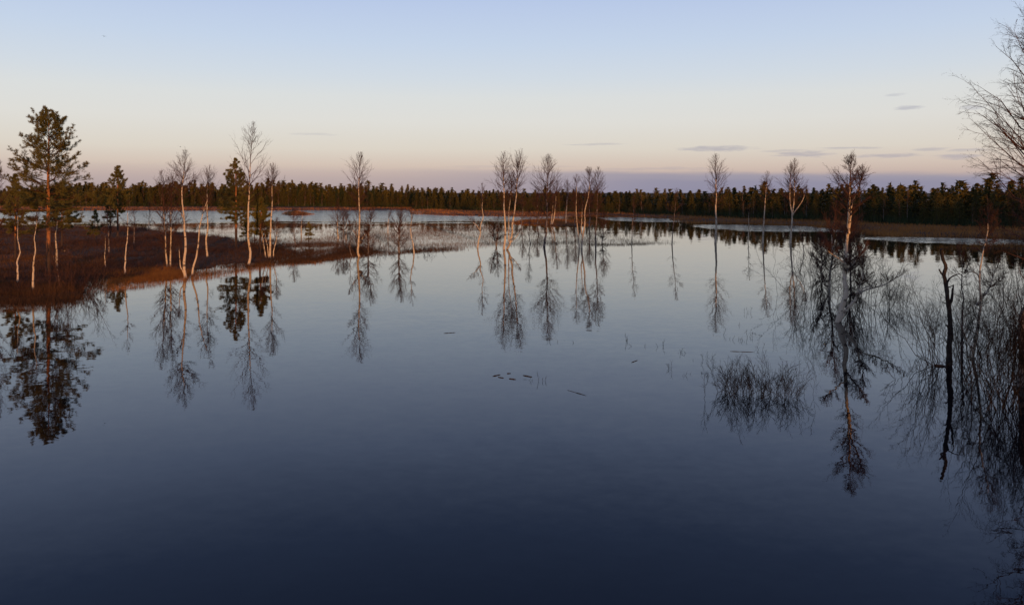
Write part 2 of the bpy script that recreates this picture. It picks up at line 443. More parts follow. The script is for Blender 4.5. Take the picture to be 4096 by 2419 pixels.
def pine_parts(rng, H, z0, W, r0, n_whorl, per, tuft, tlen, twid, prof, sub=7, subsub=5, lean=0.0, k0=10):
    """returns trunk Geo and crown Geo (branches) and needle Geo in local coordinates"""
    tr = Geo(); br = Geo(); nd = Geo()
    K = 24; t = np.linspace(0, 1, K)
    pts = np.stack([lean * H * t ** 1.5 + np.cumsum(rng.normal(size=K)) * 0.004 * H / 6, np.cumsum(rng.normal(size=K)) * 0.004 * H / 6, -0.35 + (H + 0.35) * t], axis=1)
    R = r0 * np.clip(1 - t, 0.02, 1) ** 0.8 + 0.004; R[0] *= 1.3
    tr.tubes(pts[None], R[None], k0)
    pos = []; dr = []; Ls = []; ups = []
    for w in range(n_whorl):
        u = (w + rng.uniform(-.25, .25)) / (n_whorl - 1); u = min(max(u, 0), 0.985)
        zb = z0 + u * (H - z0)
        n = per + rng.integers(-1, 2)
        ph0 = rng.uniform(0, 6.28)
        for j in range(n):
            ph = ph0 + j * 6.283 / n + rng.normal() * 0.25
            ang = math.radians(np.interp(u, [0, .5, 1], [92, 74, 35]) + rng.normal() * 7)
            pos.append([np.interp(zb, pts[:, 2], pts[:, 0]), np.interp(zb, pts[:, 2], pts[:, 1]), zb + rng.normal() * .05])
            dr.append([math.sin(ang) * math.cos(ph), math.sin(ang) * math.sin(ph), math.cos(ang)])
            Ls.append(W * prof(u) * rng.uniform(0.62, 1.12)); ups.append(np.interp(u, [0, .4, 1], [0.0, .22, .25]))
    pos, dr, Ls, ups = map(np.array, (pos, dr, Ls, ups))
    P1, R1 = shoot(rng, pos, dr, Ls, 7, ups, 0.07, np.clip(Ls * 0.016, .008, .05), 0.006)
    br.tubes(P1, R1, 4)
    P2, R2 = grow(rng, P1, R1, sub, 0.20, 1.0, 30, 62, 0.42, 4, 0.14, 0.08, 0.014, 0.005, flat=0.65)
    kp = rng.random(len(P2)) < np.clip(np.repeat(Ls / Ls.max(), sub) * 1.35, .22, 1); P2, R2 = P2[kp], R2[kp]
    br.tubes(P2, R2, 3)
    P3, R3 = grow(rng, P2, R2, subsub, 0.25, 1.0, 25, 60, 0.45, 2, 0.15, 0.06, 0.008, 0.004, flat=0.4)
    br.tubes(P3, R3, 3)
    # needle brushes along the outer twigs
    for P, R, n, s0 in ((P1, R1, 5, .65), (P2, R2, 4, .45), (P3, R3, 4, .35)):
        B = len(P); s = s0 + (1 - s0) * (np.arange(n)[None, :] + rng.random((B, n))) / n
        p, tan, _ = sample(P, R, s)
        N = len(p)
        for q in range(tuft):
            d = norm(tan * rng.uniform(0.5, 1.0, (N, 1)) + rng.normal(size=(N, 3)) * 0.55 + np.array([0, 0, .18]))
            L = tlen * rng.uniform(.7, 1.25, (N, 1))
            sd = norm(np.cross(d, rng.normal(size=(N, 3))))
            b0 = p + rng.normal(size=(N, 3)) * 0.02
            nd.blades(b0, b0 + d * L, twid, sd)
    return tr, br, nd

def pine(label, bx, by, ytop, cy, cw, rpx, seed, zg=0.15, whorls=16, per=5, prof=None, tuft=6, tlen=.15, twid=.008, sub=7, subsub=5, lean=0.0, name='pine_tree', bark='pine_bark', group=None):
    rng = np.random.default_rng(seed)
    X, D = ground_xy(bx, by, zg); mpp = D / F
    H = (by - ytop) * mpp
    prof = prof or (lambda u: (0.12 + 0.88 * (1 - u) ** 0.75) * min(1, .65 + u * 2))
    tr, br, nd = pine_parts(rng, H, (by - cy) * mpp, cw * mpp, rpx * mpp, whorls, per, tuft, tlen, twid, prof, sub, subsub, lean)
    root = link(name, None, loc=(X, D, zg)); tag(root, label, 'pine tree', group)
    link('trunk', tr.mesh('pine_trunk', True), bark, root)
    cr = link('crown', br.mesh('pine_branches'), 'pine_branch', root)
    link('needles', nd.mesh('pine_needles'), 'pine_needle', cr)
    return root

# ------------------------------------------------------------------ land and water
def poly_px(pts, z=0.0):
    return np.array([ground_xy(x, y, z) for x, y in pts])
island = poly_px([(-500, 1230), (-100, 1212), (150, 1200), (320, 1180), (345, 1140), (430, 1122), (560, 1108), (700, 1086), (800, 1078), (900, 1070), (1000, 1056),
                  (1100, 1042), (1170, 1030), (1200, 1012), (1140, 990), (1040, 972), (950, 950), (820, 938), (700, 925), (560, 913), (300, 905), (0, 900), (-500, 895)])
far_land = poly_px([(-1500, 834), (-300, 836), (300, 838), (700, 843), (1100, 843), (1250, 842), (1420, 841), (1650, 838)]) 
far_land = np.vstack([far_land, poly_px([(1660, 858), (1800, 863), (2000, 866), (2140, 868), (2300, 864), (2420, 862), (2560, 866), (2690, 876), (2720, 888), (2780, 892), (2840, 888), (2900, 890),
                                         (3080, 896), (3250, 905), (3400, 920), (3560, 944), (3700, 944), (3900, 950), (4096, 958), (4600, 985), (5600, 1040)]),
                      np.array([(600, 60), (3500, 60), (3500, 6000), (-6000, 6000), (-6000, 200)])])
islets = [poly_px([(1125, 858), (1140, 850), (1190, 846), (1225, 850), (1262, 858), (1225, 863), (1160, 864)]),
          poly_px([(2035, 893), (2090, 883), (2200, 878), (2320, 880), (2400, 890), (2350, 905), (2180, 904)]),
          poly_px([(3730, 992), (3850, 985), (4000, 984), (4400, 992), (4400, 1010), (4000, 1000), (3850, 997)]),
          poly_px([(-60, 882), (0, 877), (40, 880), (18, 886), (-30, 888)])]
near_bank = np.array([(-4000, -14), (-80, -14), (0, -10), (14, -8), (19, 6), (23, 18), (60, 30), (300, 60), (600, 60), (3500, 60), (3500, -4000), (-4000, -4000)], dtype=float)

def sdist(poly, pts):
    """signed distance, positive inside"""
    a = poly; b = np.roll(poly, -1, axis=0)
    best = np.full(len(pts), 1e18); inside = np.zeros(len(pts), bool)
    x, y = pts[:, 0], pts[:, 1]
    for (x0, y0), (x1, y1) in zip(a, b):
        dx, dy = x1 - x0, y1 - y0
        t = np.clip(((x - x0) * dx + (y - y0) * dy) / (dx * dx + dy * dy + 1e-12), 0, 1)
        best = np.minimum(best, (x - x0 - t * dx) ** 2 + (y - y0 - t * dy) ** 2)
        c = ((y0 > y) != (y1 > y))
        xi = x0 + (y - y0) * dx / (dy if abs(dy) > 1e-12 else 1e-12)
        inside ^= (c & (x < xi))
    return np.sqrt(best) * np.where(inside, 1, -1)
def vnoise(x, y, seed):
    r = np.random.default_rng(seed); o = 0
    for k in range(7):
        a = r.uniform(0, 6.28); f = r.uniform(.6, 1.5) * (1.55 ** k) * 0.35; p = r.uniform(0, 6.28)
        o = o + np.sin((x * math.cos(a) + y * math.sin(a)) * f + p + 1.3 * np.sin(y * f * .7 + k)) / (1.3 ** k)
    return o / 3.0
def land_height(x, y):
    pts = np.stack([x, y], axis=1)
    n = vnoise(x * .6, y * .6, 5)
    h = np.full(len(x), -0.55)
    def up(poly, wid, top, bump, wob):
        nonlocal h
        s = sdist(poly, pts) + n * wob
        k = np.clip((s + wid * .5) / (wid * 1.5), 0, 1); k = k * k * (3 - 2 * k)
        h = np.maximum(h, -0.55 + (0.55 + top + bump * n) * k)
    n2 = vnoise(x * 2.2, y * 1.6, 6)
    n, keep_n = n * .65 + n2 * .5, n
    up(island, 2.0, 0.13, 0.17, 1.7)
    n = keep_n
    up(far_land, 6.0, 0.30, 0.10, 1.5)
    for q in islets: up(q, 2.5, 0.16, 0.06, 0.6)
    up(near_bank, 5.0, 0.5, 0.1, 1.0)
    return h
def build_ground():
    th = np.radians(np.concatenate([np.arange(-180, -46, 3.0), np.arange(-46, 46, 0.27), np.arange(46, 180.1, 3.0)]))
    rr = np.concatenate([[2.0], np.geomspace(5, 45, 40), np.geomspace(46, 330, 150), np.geomspace(340, 6000, 30)])
    RR, TT = np.meshgrid(rr, th, indexing='ij')
    x = (RR * np.sin(TT)).ravel(); y = (RR * np.cos(TT)).ravel()
    z = land_height(x, y)
    nr, nt = RR.shape
    idx = np.arange(nr * nt).reshape(nr, nt)
    q = np.stack([idx[:-1, :-1], idx[:-1, 1:], idx[1:, 1:], idx[1:, :-1]], axis=-1).reshape(-1, 4)
    ge = Geo(); ge.add(np.stack([x, y, z], 1), f4=q)
    tag(link('ground', ge.mesh('ground', True), 'peat'), kind='structure')
build_ground()
ge = Geo(); S = 5500.0
ge.add([(-S, -S, 0), (S, -S, 0), (S, S, 0), (-S, S, 0)], f4=[(0, 1, 2, 3)])
tag(link('water', ge.mesh('water'), 'water'), kind='structure')

# ------------------------------------------------------------------ grass, sedge, heath
def scatter(poly_list, n, seed, keep=None):
    """n points inside picture-wise weighted polygons (denser near the eye)"""
    rng = np.random.default_rng(seed); res = []
    allp = np.vstack(poly_list); x0, y0 = allp.min(0); x1, y1 = allp.max(0)
    y0 = max(y0, 5); tot = 0
    while tot < n:
        m = 60000
        # density ~ 1/D : sample log D
        yy = np.exp(rng.uniform(math.log(y0), math.log(y1), m)); xx = rng.uniform(x0, x1, m)
        p = np.stack([xx, yy], 1); s = np.full(m, -1e9)
        for q in poly_list: s = np.maximum(s, sdist(q, p))
        k = s > 0
        if keep is not None: k &= keep(xx, yy, s, rng)
        res.append(p[k]); tot += k.sum()
        if not k.any(): break
    return np.concatenate(res)[:n]
def tufts(name, label, cat, mat, pts, hmin, hmax, w, seed, per=1, spread=.1, lean=.25, sink=.05, zfun=None, z0=None):
    rng = np.random.default_rng(seed)
    p = np.repeat(pts, per, axis=0) + rng.normal(size=(len(pts) * per, 2)) * spread
    z = np.maximum(land_height(p[:, 0], p[:, 1]), -0.03) if z0 is None else np.full(len(p), z0)
    hh = rng.uniform(hmin, hmax, len(p)) * (0.75 + 0.35 * vnoise(p[:, 0] * .4, p[:, 1] * .4, seed + 3))
    b = np.stack([p[:, 0], p[:, 1], z - sink], 1)
    a = rng.uniform(0, 6.28, len(p)); l = np.abs(rng.normal(size=len(p))) * lean * hh
    tip = b + np.stack([np.cos(a) * l, np.sin(a) * l, hh + sink], 1)
    f = rng.uniform(0, 3.14, len(p)); side = np.stack([np.cos(f), np.sin(f), 0 * f], 1)
    ww = (w * 1.25 * rng.uniform(.6, 1.3, len(p)))[:, None]
    ge = Geo(); ge.blades(b, tip, ww, side)
    return tag(link(name, ge.mesh(name), mat), label, cat, kind='stuff')

heath_area = poly_px([(-500, 1235), (150, 1206), (330, 1186), (360, 1142), (560, 1114), (800, 1084), (1000, 1064), (1180, 1036), (1220, 1012), (1140, 985), (1040, 967), (950, 945), (700, 920), (560, 908), (300, 900), (-500, 890)])
tufts('heath', 'low brown heath covering the flooded bog island on the left', 'heath', 'heath',
      scatter([heath_area], 72000, 11, lambda x, y, s, r: (vnoise(x * 1.6, y * 1.2, 18) + r.normal(size=len(x)) * .5 > -.35) & (r.random(len(x)) < np.clip(s / 2.5, .12, 1))), .10, .44, .010, 12, per=2, spread=.13, lean=.6)
tip = poly_px([(900, 1080), (1000, 1066), (1150, 1052), (1280, 1045), (1400, 1034), (1520, 1020), (1600, 1010), (1500, 985), (1380, 970), (1250, 962), (1100, 955), (950, 945)])
tufts('tussock_sedge', 'mottled brown tussocks spreading from the island tip into the marsh', 'sedge', 'heath',
      scatter([tip], 30000, 13, lambda x, y, s, r: (vnoise(x * 1.1, y * .5, 19) + vnoise(x * .4, y * .25, 20) * .8 + r.normal(size=len(x)) * .3 - (x - tip[:, 0].min()) / 60 > -.35) & (r.random(len(x)) < np.clip(s / 4, .08, 1))), .10, .42, .008, 14, per=1, lean=.5)
shore_keep = lambda lo, hi: (lambda x, y, s, r: (s > lo) & (s < hi))
# rust sedge fringe on the near shore, running out into the water
fringe = poly_px([(300, 1172), (360, 1158), (520, 1140), (660, 1122), (740, 1112), (800, 1096),
                  (780, 1080), (700, 1080), (600, 1078), (500, 1080), (400, 1085), (330, 1100)])
tufts('sedge', 'rust coloured sedge along the near shore of the left island', 'sedge', 'sedge_rust',
      scatter([fringe], 9000, 21, lambda x, y, s, r: (vnoise(x * .9, y * .7, 3) + r.normal(size=len(x)) * .3 > .05) & (r.random(len(x)) < np.clip(s / 2.0, .05, 1))), .12, .42, .006, 22, per=2, spread=.12, lean=.4)
rust_left = poly_px([(-100, 1080), (150, 1075), (330, 1085), (420, 1080), (420, 1045), (250, 1030), (100, 1025), (-100, 1030)])
tufts('rust_grass', 'rust coloured grass patch on the heath around the tall pine', 'grass', 'sedge_rust',
      scatter([rust_left], 7000, 23, lambda x, y, s, r: vnoise(x * .5, y * .4, 13) + r.normal(size=len(x)) * .5 > .1), .12, .36, .007, 24, per=1, lean=.4)
fringe_dark = poly_px([(-400, 1245), (150, 1222), (330, 1200), (370, 1160), (330, 1120), (150, 1135), (-400, 1140)])
tufts('shore_heath', 'dark brown heath and sedge on the nearest left shore', 'heath', 'heath',
      scatter([fringe_dark], 15000, 25, lambda x, y, s, r: (vnoise(x * .7, y * .7, 14) + r.normal(size=len(x)) * .6 > -.2) & (r.random(len(x)) < np.clip(s / 1.5, .05, 1))), .12, .5, .007, 26, per=2, spread=.1, lean=.5)
fringe_mid = poly_px([(740, 1112), (900, 1094), (1000, 1080), (1150, 1062), (1270, 1052), (1460, 1015), (1400, 1000), (1250, 1030), (1100, 1040), (950, 1055), (780, 1075)])
tufts('water_sedge', 'brown sedge thinning out into the water in front of the island', 'sedge', 'heath',
      scatter([fringe_mid], 9000, 29, lambda x, y, s, r: (vnoise(x * .8, y * .6, 17) + r.normal(size=len(x)) * .35 > .1) & (r.random(len(x)) < np.clip(s / 2.0, .06, 1))), .12, .42, .007, 30, per=2, spread=.12, lean=.45)
halo = poly_px([(340, 1150), (420, 1165), (560, 1152), (700, 1132), (800, 1120), (900, 1106), (1000, 1092), (1150, 1070), (1300, 1056), (1280, 1046), (1150, 1046), (1000, 1060), (900, 1072), (800, 1080), (700, 1088), (560, 1110), (430, 1124), (350, 1135)])
tufts('shore_reed', 'thin upright reeds standing in the water along the island shore', 'reed', 'sedge_rust',
      scatter([halo], 5200, 33, lambda x, y, s, r: (vnoise(x * 1.0, y * .8, 23) + r.normal(size=len(x)) * .5 > .15) & (r.random(len(x)) < .6)), .12, .45, .006, 34, per=2, spread=.08, lean=.25)
left_halo = poly_px([(-200, 1262), (150, 1245), (320, 1225), (400, 1170), (345, 1145), (320, 1182), (150, 1204), (-200, 1216)])
tufts('shore_stems', 'dark stems standing in the water off the nearest left shore', 'reed', 'heath',
      scatter([left_halo], 2600, 35, lambda x, y, s, r: vnoise(x * 1.2, y, 24) + r.normal(size=len(x)) * .5 > .1), .12, .5, .006, 36, per=3, spread=.08, lean=.35)
tufts('dwarf_shrub', 'taller wiry dwarf shrubs dotted over the bog island', 'shrub', 'birch_twig',
      scatter([island], 7000, 27, lambda x, y, s, r: vnoise(x * .8, y * .8, 16) > .2), .25, .8, .007, 28, per=8, spread=.2, lean=.6)
marsh = poly_px([(540, 893), (900, 892), (1300, 893), (1600, 892), (1900, 895), (2060, 905), (2250, 915), (2450, 920), (2600, 945), (2720, 970), (2700, 980), (2450, 985), (2300, 985), (2000, 990),
                 (1880, 1000), (1750, 1008), (1600, 1012), (1450, 1030), (1280, 1050), (1150, 985), (900, 950), (560, 916)])
tufts('marsh_sedge', 'thin dry sedge standing in the shallow water mid picture', 'sedge', 'sedge_dry',
      scatter([marsh], 110000, 31, lambda x, y, s, r: (vnoise(x * .25, y * .12, 8) + vnoise(x * .9, y * .5, 9) * .5 + r.normal(size=len(x)) * .35 > .05) & (r.random(len(x)) < np.clip(s / 6, .15, 1))), .10, .45, .0075, 32, per=1, lean=.4)
dark_sedge = [poly_px([(2330, 975), (2500, 972), (2700, 968), (2705, 977), (2500, 984), (2330, 986)]), poly_px([(1330, 965), (1560, 1000), (1850, 985), (1880, 1000), (1640, 1015), (1400, 1035), (1280, 1045)])]
tufts('dark_sedge', 'dark tussock sedge along the edge of the open water', 'sedge', 'heath', scatter(dark_sedge, 8000, 41, lambda x, y, s, r: (vnoise(x * .6, y * .3, 15) + r.normal(size=len(x)) * .4 > .2) & (r.random(len(x)) < np.clip(s / 3, .05, 1))), .12, .40, .008, 42, per=2, lean=.3)
strip = [far_land[:-5]]
def strip_points():
    rng = np.random.default_rng(51); res = []
    tot = 0
    while tot < 42000:
        m = 80000
        yy = np.exp(rng.uniform(math.log(70), math.log(330), m)); xx = rng.uniform(-.75, .75, m) * yy
        s = sdist(far_land, np.stack([xx, yy], 1))
        k = (s > -1.0) & (s < 34) & (rng.random(m) < np.clip(1 - s / 40, .2, 1))
        res.append(np.stack([xx, yy], 1)[k]); tot += k.sum()
    return np.concatenate(res)
tufts('shore_sedge', 'orange brown sedge belt at the foot of the far forest', 'sedge', 'shore_sedge', strip_points(), .25, .75, .030, 52, per=1, lean=.35)
tufts('islet_sedge', 'orange sedge on the small islets in the river', 'sedge', 'sedge_rust', scatter(islets, 14000, 61), .25, .7, .02, 62, per=1, lean=.35)

# ------------------------------------------------------------------ far forest
sky_x = [-700, 0, 150, 300, 600, 900, 1100, 1180, 1230, 1300, 1400, 1520, 1620, 1750, 1850, 2100, 2400, 2600, 2750, 2900, 2990, 3100, 3300, 3500, 3640, 3760, 3920, 4000, 4096, 4600]
sky_y = [752, 752, 742, 732, 731, 735, 728, 722, 718, 738, 742, 738, 745, 754, 757, 759, 762, 760, 757, 750, 744, 752, 745, 742, 730, 742, 728, 735, 728, 720]
dist_x = [-700, 0, 1000, 1300, 1640, 1660, 1800, 2200, 2500, 2800, 3000, 3300, 3600, 4096, 4700]
dist_d = [322, 312, 306, 300, 285, 262, 245, 222, 205, 180, 166, 152, 136, 122, 108]
def far_conifer(rng, kind, n, big=1.0):
    """unit-height conifer of sprays; kind pine or spruce"""
    tr = Geo()
    K = 5; t = np.linspace(0, 1, K)
    pts = np.stack([rng.normal(size=K) * .004, rng.normal(size=K) * .004, -0.05 + 1.03 * t], 1)
    tr.tubes(pts[None], (0.013 * (1 - t) + .002)[None], 5)
    nd = Geo()
    if kind == 'spruce':
        u = rng.random(n) ** 1.1; z = .04 + .89 * u; rad = .17 * (1 - u) ** .85 + .008; dz = -.35
    else:
        u = rng.random(n) ** 1.1; z = .02 + .93 * u; rad = .21 * np.clip(1 - u, 0, 1) ** .62 * np.clip(.75 + u * 2.2, 0, 1) + .008; dz = .25
    lump = 1 + .25 * np.sin(z * 55 + rng.uniform(0, 6)) ; ph = rng.uniform(0, 6.283, n)
    lump *= 1 + .28 * np.sin(ph * 2 + z * 14 + rng.uniform(0, 6))
    rr = rad * lump * np.sqrt(rng.random(n)) 
    c = np.stack([np.cos(ph) * rr, np.sin(ph) * rr, z], 1)
    d = norm(np.stack([np.cos(ph), np.sin(ph), np.full(n, dz)], 1) + rng.normal(size=(n, 3)) * .45)
    s = norm(np.cross(d, rng.normal(size=(n, 3))))
    L = (big * rng.uniform(.018, .045, n) * (1.0 if kind == 'pine' else .9))[:, None]
    nd.blades(c - d * L * .4, c + d * L, big * rng.uniform(.006, .013, n)[:, None], s)
    if big == 1.0: nd.blades(c + s * L * .3, c + s * L * .3 + norm(d + s * .6) * L, rng.uniform(.005, .011, n)[:, None], np.cross(d, s))
    return tr, nd
def far_bare(rng):
    ge = Geo(); tr = Geo()
    t = np.linspace(0, 1, 7)
    pts = np.stack([np.cumsum(rng.normal(size=7)) * .008, np.cumsum(rng.normal(size=7)) * .008, -.05 + 1.03 * t], 1)
    R = .009 * (1 - t) + .0015
    tr.tubes(pts[None], R[None], 5)
    P1, R1 = grow(rng, pts[None], R[None], 26, .25, .97, 25, 48, .30, 4, .08, .06, .004, .0016, taper=.7)
    P2, R2 = grow(rng, P1, R1, 6, .2, 1, 20, 50, .5, 3, .0, .08, .0022, .0010)
    P3, R3 = grow(rng, P2, R2, 4, .2, 1, 20, 50, .6, 2, .0, .08, .0016, .0008)
    for P, R in ((P1, R1), (P2, R2), (P3, R3)): ge.tubes(P, R, 3)
    return tr, ge
def two_mat(a, b, ma, mb, name):
    ge = Geo(); n0 = sum(len(x) for x in a.f4)
    ge.v = a.v + b.v; ge.n = a.n + b.n
    ge.f4 = a.f4 + [f + a.n for f in b.f4]; ge.f3 = a.f3 + [f + a.n for f in b.f3]
    me = ge.mesh(name); me.materials.append(M[ma]); me.materials.append(M[mb])
    mi = np.ones(len(me.polygons), np.int32); mi[:n0] = 0
    me.polygons.foreach_set('material_index', mi)
    return me
rngf = np.random.default_rng(77)
far_meshes = {'pine': [two_mat(*far_conifer(np.random.default_rng(200 + i), 'pine', 900), 'pine_bark', 'pine_needle_far', 'far_pine') for i in range(5)],
              'spruce': [two_mat(*far_conifer(np.random.default_rng(300 + i), 'spruce', 900), 'pine_bark', 'spruce_needle_far', 'far_spruce') for i in range(4)],
              'birch': [two_mat(*far_bare(np.random.default_rng(400 + i)), 'birch_bark_grey', 'far_birch_twig', 'far_birch') for i in range(3)]}
SEC = [(-9999, 330, 'behind the tall orange pine'), (330, 620, 'behind the pine with pointed top'), (620, 880, 'behind the big pale birch'), (880, 1060, 'behind the tallest slender birch'),
       (1060, 1300, 'behind the small orange islet'), (1300, 1500, 'behind the tall central birch'), (1500, 1760, 'behind the conical marsh birch'), (1760, 2110, 'behind the bright birch clump'),
       (2110, 2420, 'behind the sunlit islet'), (2420, 2760, 'behind the reed line'), (2760, 2960, 'behind the straight lone birch'), (2960, 3260, 'behind the three limbed birch'),
       (3260, 3560, 'behind the thick forked birch'), (3560, 3860, 'beyond the dead tree'), (3860, 9999, 'at the right edge beyond the willows')]
def place_far(px, D, H, kind, row):
    X = (px - HX) / F * D
    o = link({'pine': 'pine_tree', 'spruce': 'spruce_tree', 'birch': 'birch_tree'}[kind], rngf.choice(far_meshes[kind]))
    o.location = (X, D, 0.2); w = rngf.uniform(.7, 1.45) * (1.0 if kind != 'birch' else .95)
    o.scale = (H * w, H * w, H); o.rotation_euler = (0, 0, rngf.uniform(0, 6.28))
    sec = [s for a, b, s in SEC if a <= px < b][0]
    adj = {'pine': 'dark green bog pine', 'spruce': 'narrow pointed spruce', 'birch': 'small bare brown birch'}[kind]
    tag(o, f'{adj} at the forest edge {sec}', {'pine': 'pine tree', 'spruce': 'spruce tree', 'birch': 'birch tree'}[kind], f'{kind} trees of the forest edge {sec}')
nfar = 0
px = -40.0
while px < 4140:
    D0 = float(np.interp(px, dist_x, dist_d)); ys = float(np.interp(px, sky_x, sky_y))
    Hs = CH + (HY - ys) / F * D0
    left = px < 1400
    for row in (0, 1):
        D = D0 + row * 7 + rngf.uniform(-3, 3)
        p = px + rngf.uniform(-14, 14) * (160 / D0)
        r = rngf.random()
        kind = 'birch' if (r < (.42 if row == 0 else .14)) else ('spruce' if r > (.80 if left else .90) else 'pine')
        H = (Hs - .2) * (rngf.uniform(.42, .74) if row == 0 else rngf.uniform(.72, 1.0))
        if kind == 'birch': H *= .9
        place_far(p, D, H, kind, row); nfar += 1
    px += 2.05 / D0 * F * rngf.uniform(.8, 1.2) * 1.08
# the rows behind: one wood
def back_wood():
    rng = np.random.default_rng(88); ge = Geo()
    protos = [far_conifer(np.random.default_rng(500 + i), 'pine' if i % 3 else 'spruce', 280, 2.3) for i in range(6)]
    pv = [(np.concatenate(b.v), np.concatenate(b.f3)) for a, b in protos]
    for row in range(2, 7):
        px = -500.0
        while px < 4700:
            D0 = float(np.interp(px, dist_x, dist_d)); ys = float(np.interp(px, sky_x, sky_y))
            D = D0 + row * 7 + rng.uniform(-3, 3)
            H = (CH + (HY - ys) / F * D) * np.clip(rng.normal(.88, .13), .6, 1.12) - .2
            if rng.random() < .07: H *= rng.uniform(1.06, 1.22)
            v, f = pv[rng.integers(len(pv))]; a = rng.uniform(0, 6.28); w = rng.uniform(.75, 1.5)
            c, s = math.cos(a), math.sin(a)
            vv = np.stack([(v[:, 0] * c - v[:, 1] * s) * H * w + (px - HX) / F * D, (v[:, 0] * s + v[:, 1] * c) * H * w + D, v[:, 2] * H + .2], 1)
            ge.add(vv, f3=f)
            px += 2.2 / D * F * rng.uniform(.8, 1.2)
    tag(link('far_wood', ge.mesh('far_wood'), 'pine_needle_far'), 'dark mass of conifers behind the forest edge', 'forest', kind='stuff')
back_wood()
def undergrowth():
    rng = np.random.default_rng(91); n = 30000
    px = rng.uniform(-300, 4500, n); D = np.interp(px, dist_x, dist_d) + rng.uniform(-4, 34, n)
    tufts('undergrowth', 'dark bushy undergrowth under the trees of the far forest', 'undergrowth', 'spruce_needle_far', np.stack([(px - HX) / F * D, D], 1), .6, 2.4, .085, 92, per=1, lean=.35)
undergrowth()
# the wood on the bank behind and to the right of the viewer, whose shadow lies over the right half
def bank_wood():
    rng = np.random.default_rng(99); ge = Geo()
    protos = [far_conifer(np.random.default_rng(600 + i), 'pine' if i % 2 else 'spruce', 280, 2.3) for i in range(4)]
    pv = [(np.concatenate(b.v), np.concatenate(b.f3)) for a, b in protos]
    for k in range(290):
        x = 30 + 115 * rng.random() ** 1.05; y = -34 + rng.normal() * 7
        H = rng.uniform(8.0, 10.5) * float(np.interp(x, [38, 50, 75, 95], [.68, .86, 1.12, 1.25]))
        v, f = pv[rng.integers(4)]; w = rng.uniform(1.0, 1.5)
        ge.add(np.stack([v[:, 0] * H * w + x, v[:, 1] * H * w + y, v[:, 2] * H + .4], 1), f3=f)
    for k in range(36):
        x = rng.uniform(21.5, 31); y = rng.uniform(-6, 9)
        H = rng.uniform(1.6, 3.0) * float(np.interp(x, [23, 25], [1, 1.7]))
        v, f = pv[rng.integers(4)]; w = rng.uniform(1.1, 1.6)
        ge.add(np.stack([v[:, 0] * H * w + x, v[:, 1] * H * w + y, v[:, 2] * H + .3], 1), f3=f)
    tag(link('bank_wood', ge.mesh('bank_wood'), 'pine_needle_far'), 'conifer wood on the bank to the right behind the viewpoint', 'forest', kind='stuff')
bank_wood()

# ------------------------------------------------------------------ pines on the island
main_prof = lambda u: np.interp(u, [0, .15, .35, .5, .65, .8, .92, 1.0], [.85, 1.0, 1.05, 1.0, .80, .54, .30, .08])
pine('tall spreading pine with orange trunk on the left island', 193, 1095, 448, 905, 142, 10, 21, whorls=19, per=5, prof=main_prof, tuft=6, tlen=.15, twid=.008, sub=9, subsub=6)
pine('bushy lower pine just left of the tall orange pine', 62, 1040, 705, 930, 62, 5, 2, whorls=11, per=5, tuft=5, tlen=.18, twid=.013, sub=6)
pine('low wide pine just right of the tall orange pine', 248, 985, 815, 905, 75, 4, 3, whorls=7, per=6, tuft=5, tlen=.2, twid=.014, sub=6)
pine('pine with pointed top rising above the forest left of the first big birch', 471, 947, 675, 850, 62, 4.5, 4, whorls=14, per=5, tuft=5, tlen=.20, twid=.013, sub=6, subsub=5)
pine('small thin pine beside the pine with pointed top', 442, 945, 800, 885, 34, 3, 5, whorls=7, per=4, tuft=5, tlen=.18, twid=.012, sub=5, subsub=4)
pine('young bushy pine at the island edge near the river', 379, 962, 850, 935, 34, 2.5, 6, whorls=7, per=4, tuft=5, tlen=.18, twid=.011, sub=5, subsub=4)
pine('dark green pine with narrow spire beside the tallest slender birch', 945, 990, 638, 875, 72, 5.5, 7, whorls=17, per=5, tuft=5, tlen=.17, twid=.012,
     prof=lambda u: np.interp(u, [0, .3, .6, .75, .88, 1], [1, .95, .62, .40, .22, .06]), sub=8)
pine('leaning dark pine between two pale birches', 1040, 1020, 800, 935, 44, 4.5, 8, whorls=12, per=5, tuft=6, tlen=.18, twid=.012, lean=.03)
pine('tiny young pine standing alone in the marsh', 1235, 970, 892, 955, 22, 1.6, 9, zg=0.0, whorls=7, per=4, tuft=4, tlen=.16, twid=.010, sub=4, subsub=3)
pine('small rounded pine low behind the dark green spire pine', 985, 965, 880, 945, 30, 2.4, 10, whorls=7, per=4, tuft=4, tlen=.18, twid=.011, sub=5, subsub=4)

# ------------------------------------------------------------------ birches, left island
IZ = .12
birch('bare birch at the left edge of the picture', [([(-18, 1150), (-8, 1000), (2, 850), (12, 640)], 5, 900, 45)], 101, IZ)
birch('crooked white birch nearest the left edge', [([(71, 1133), (69, 1098), (62, 1040), (71, 1010), (64, 953), (66, 922), (62, 790)], 4, 900, 38)], 102, IZ)
birch('bright white birch left of the pine trunk, rooted at the shore', [([(131, 1167), (130, 1104), (136, 1037), (141, 997), (139, 949), (145, 902), (149, 850)], 5, 905, 26)], 103, IZ, low=6)
birch('banded white birch right of the pine trunk', [([(228, 1075), (225, 1050), (224, 1003), (222, 936), (229, 889), (225, 800)], 5, 900, 34)], 104, IZ, low=6)
birch('thin leaning birch sapling by the shore below the pine', [([(241, 1155), (228, 1075), (202, 993)], 2, 1040, 20)], 105, IZ, bark='birch_bark_grey', dens=.5)
birch('short pale birch sapling on the heath', [([(423, 1073), (418, 1030), (420, 985), (419, 905)], 2, 960, 18)], 106, IZ, dens=.5)
birch('grey speckled birch below the pine with pointed top', [([(437, 1012), (434, 960), (435, 906), (428, 825)], 3.4, 905, 34)], 107, IZ, bark='birch_bark_grey')
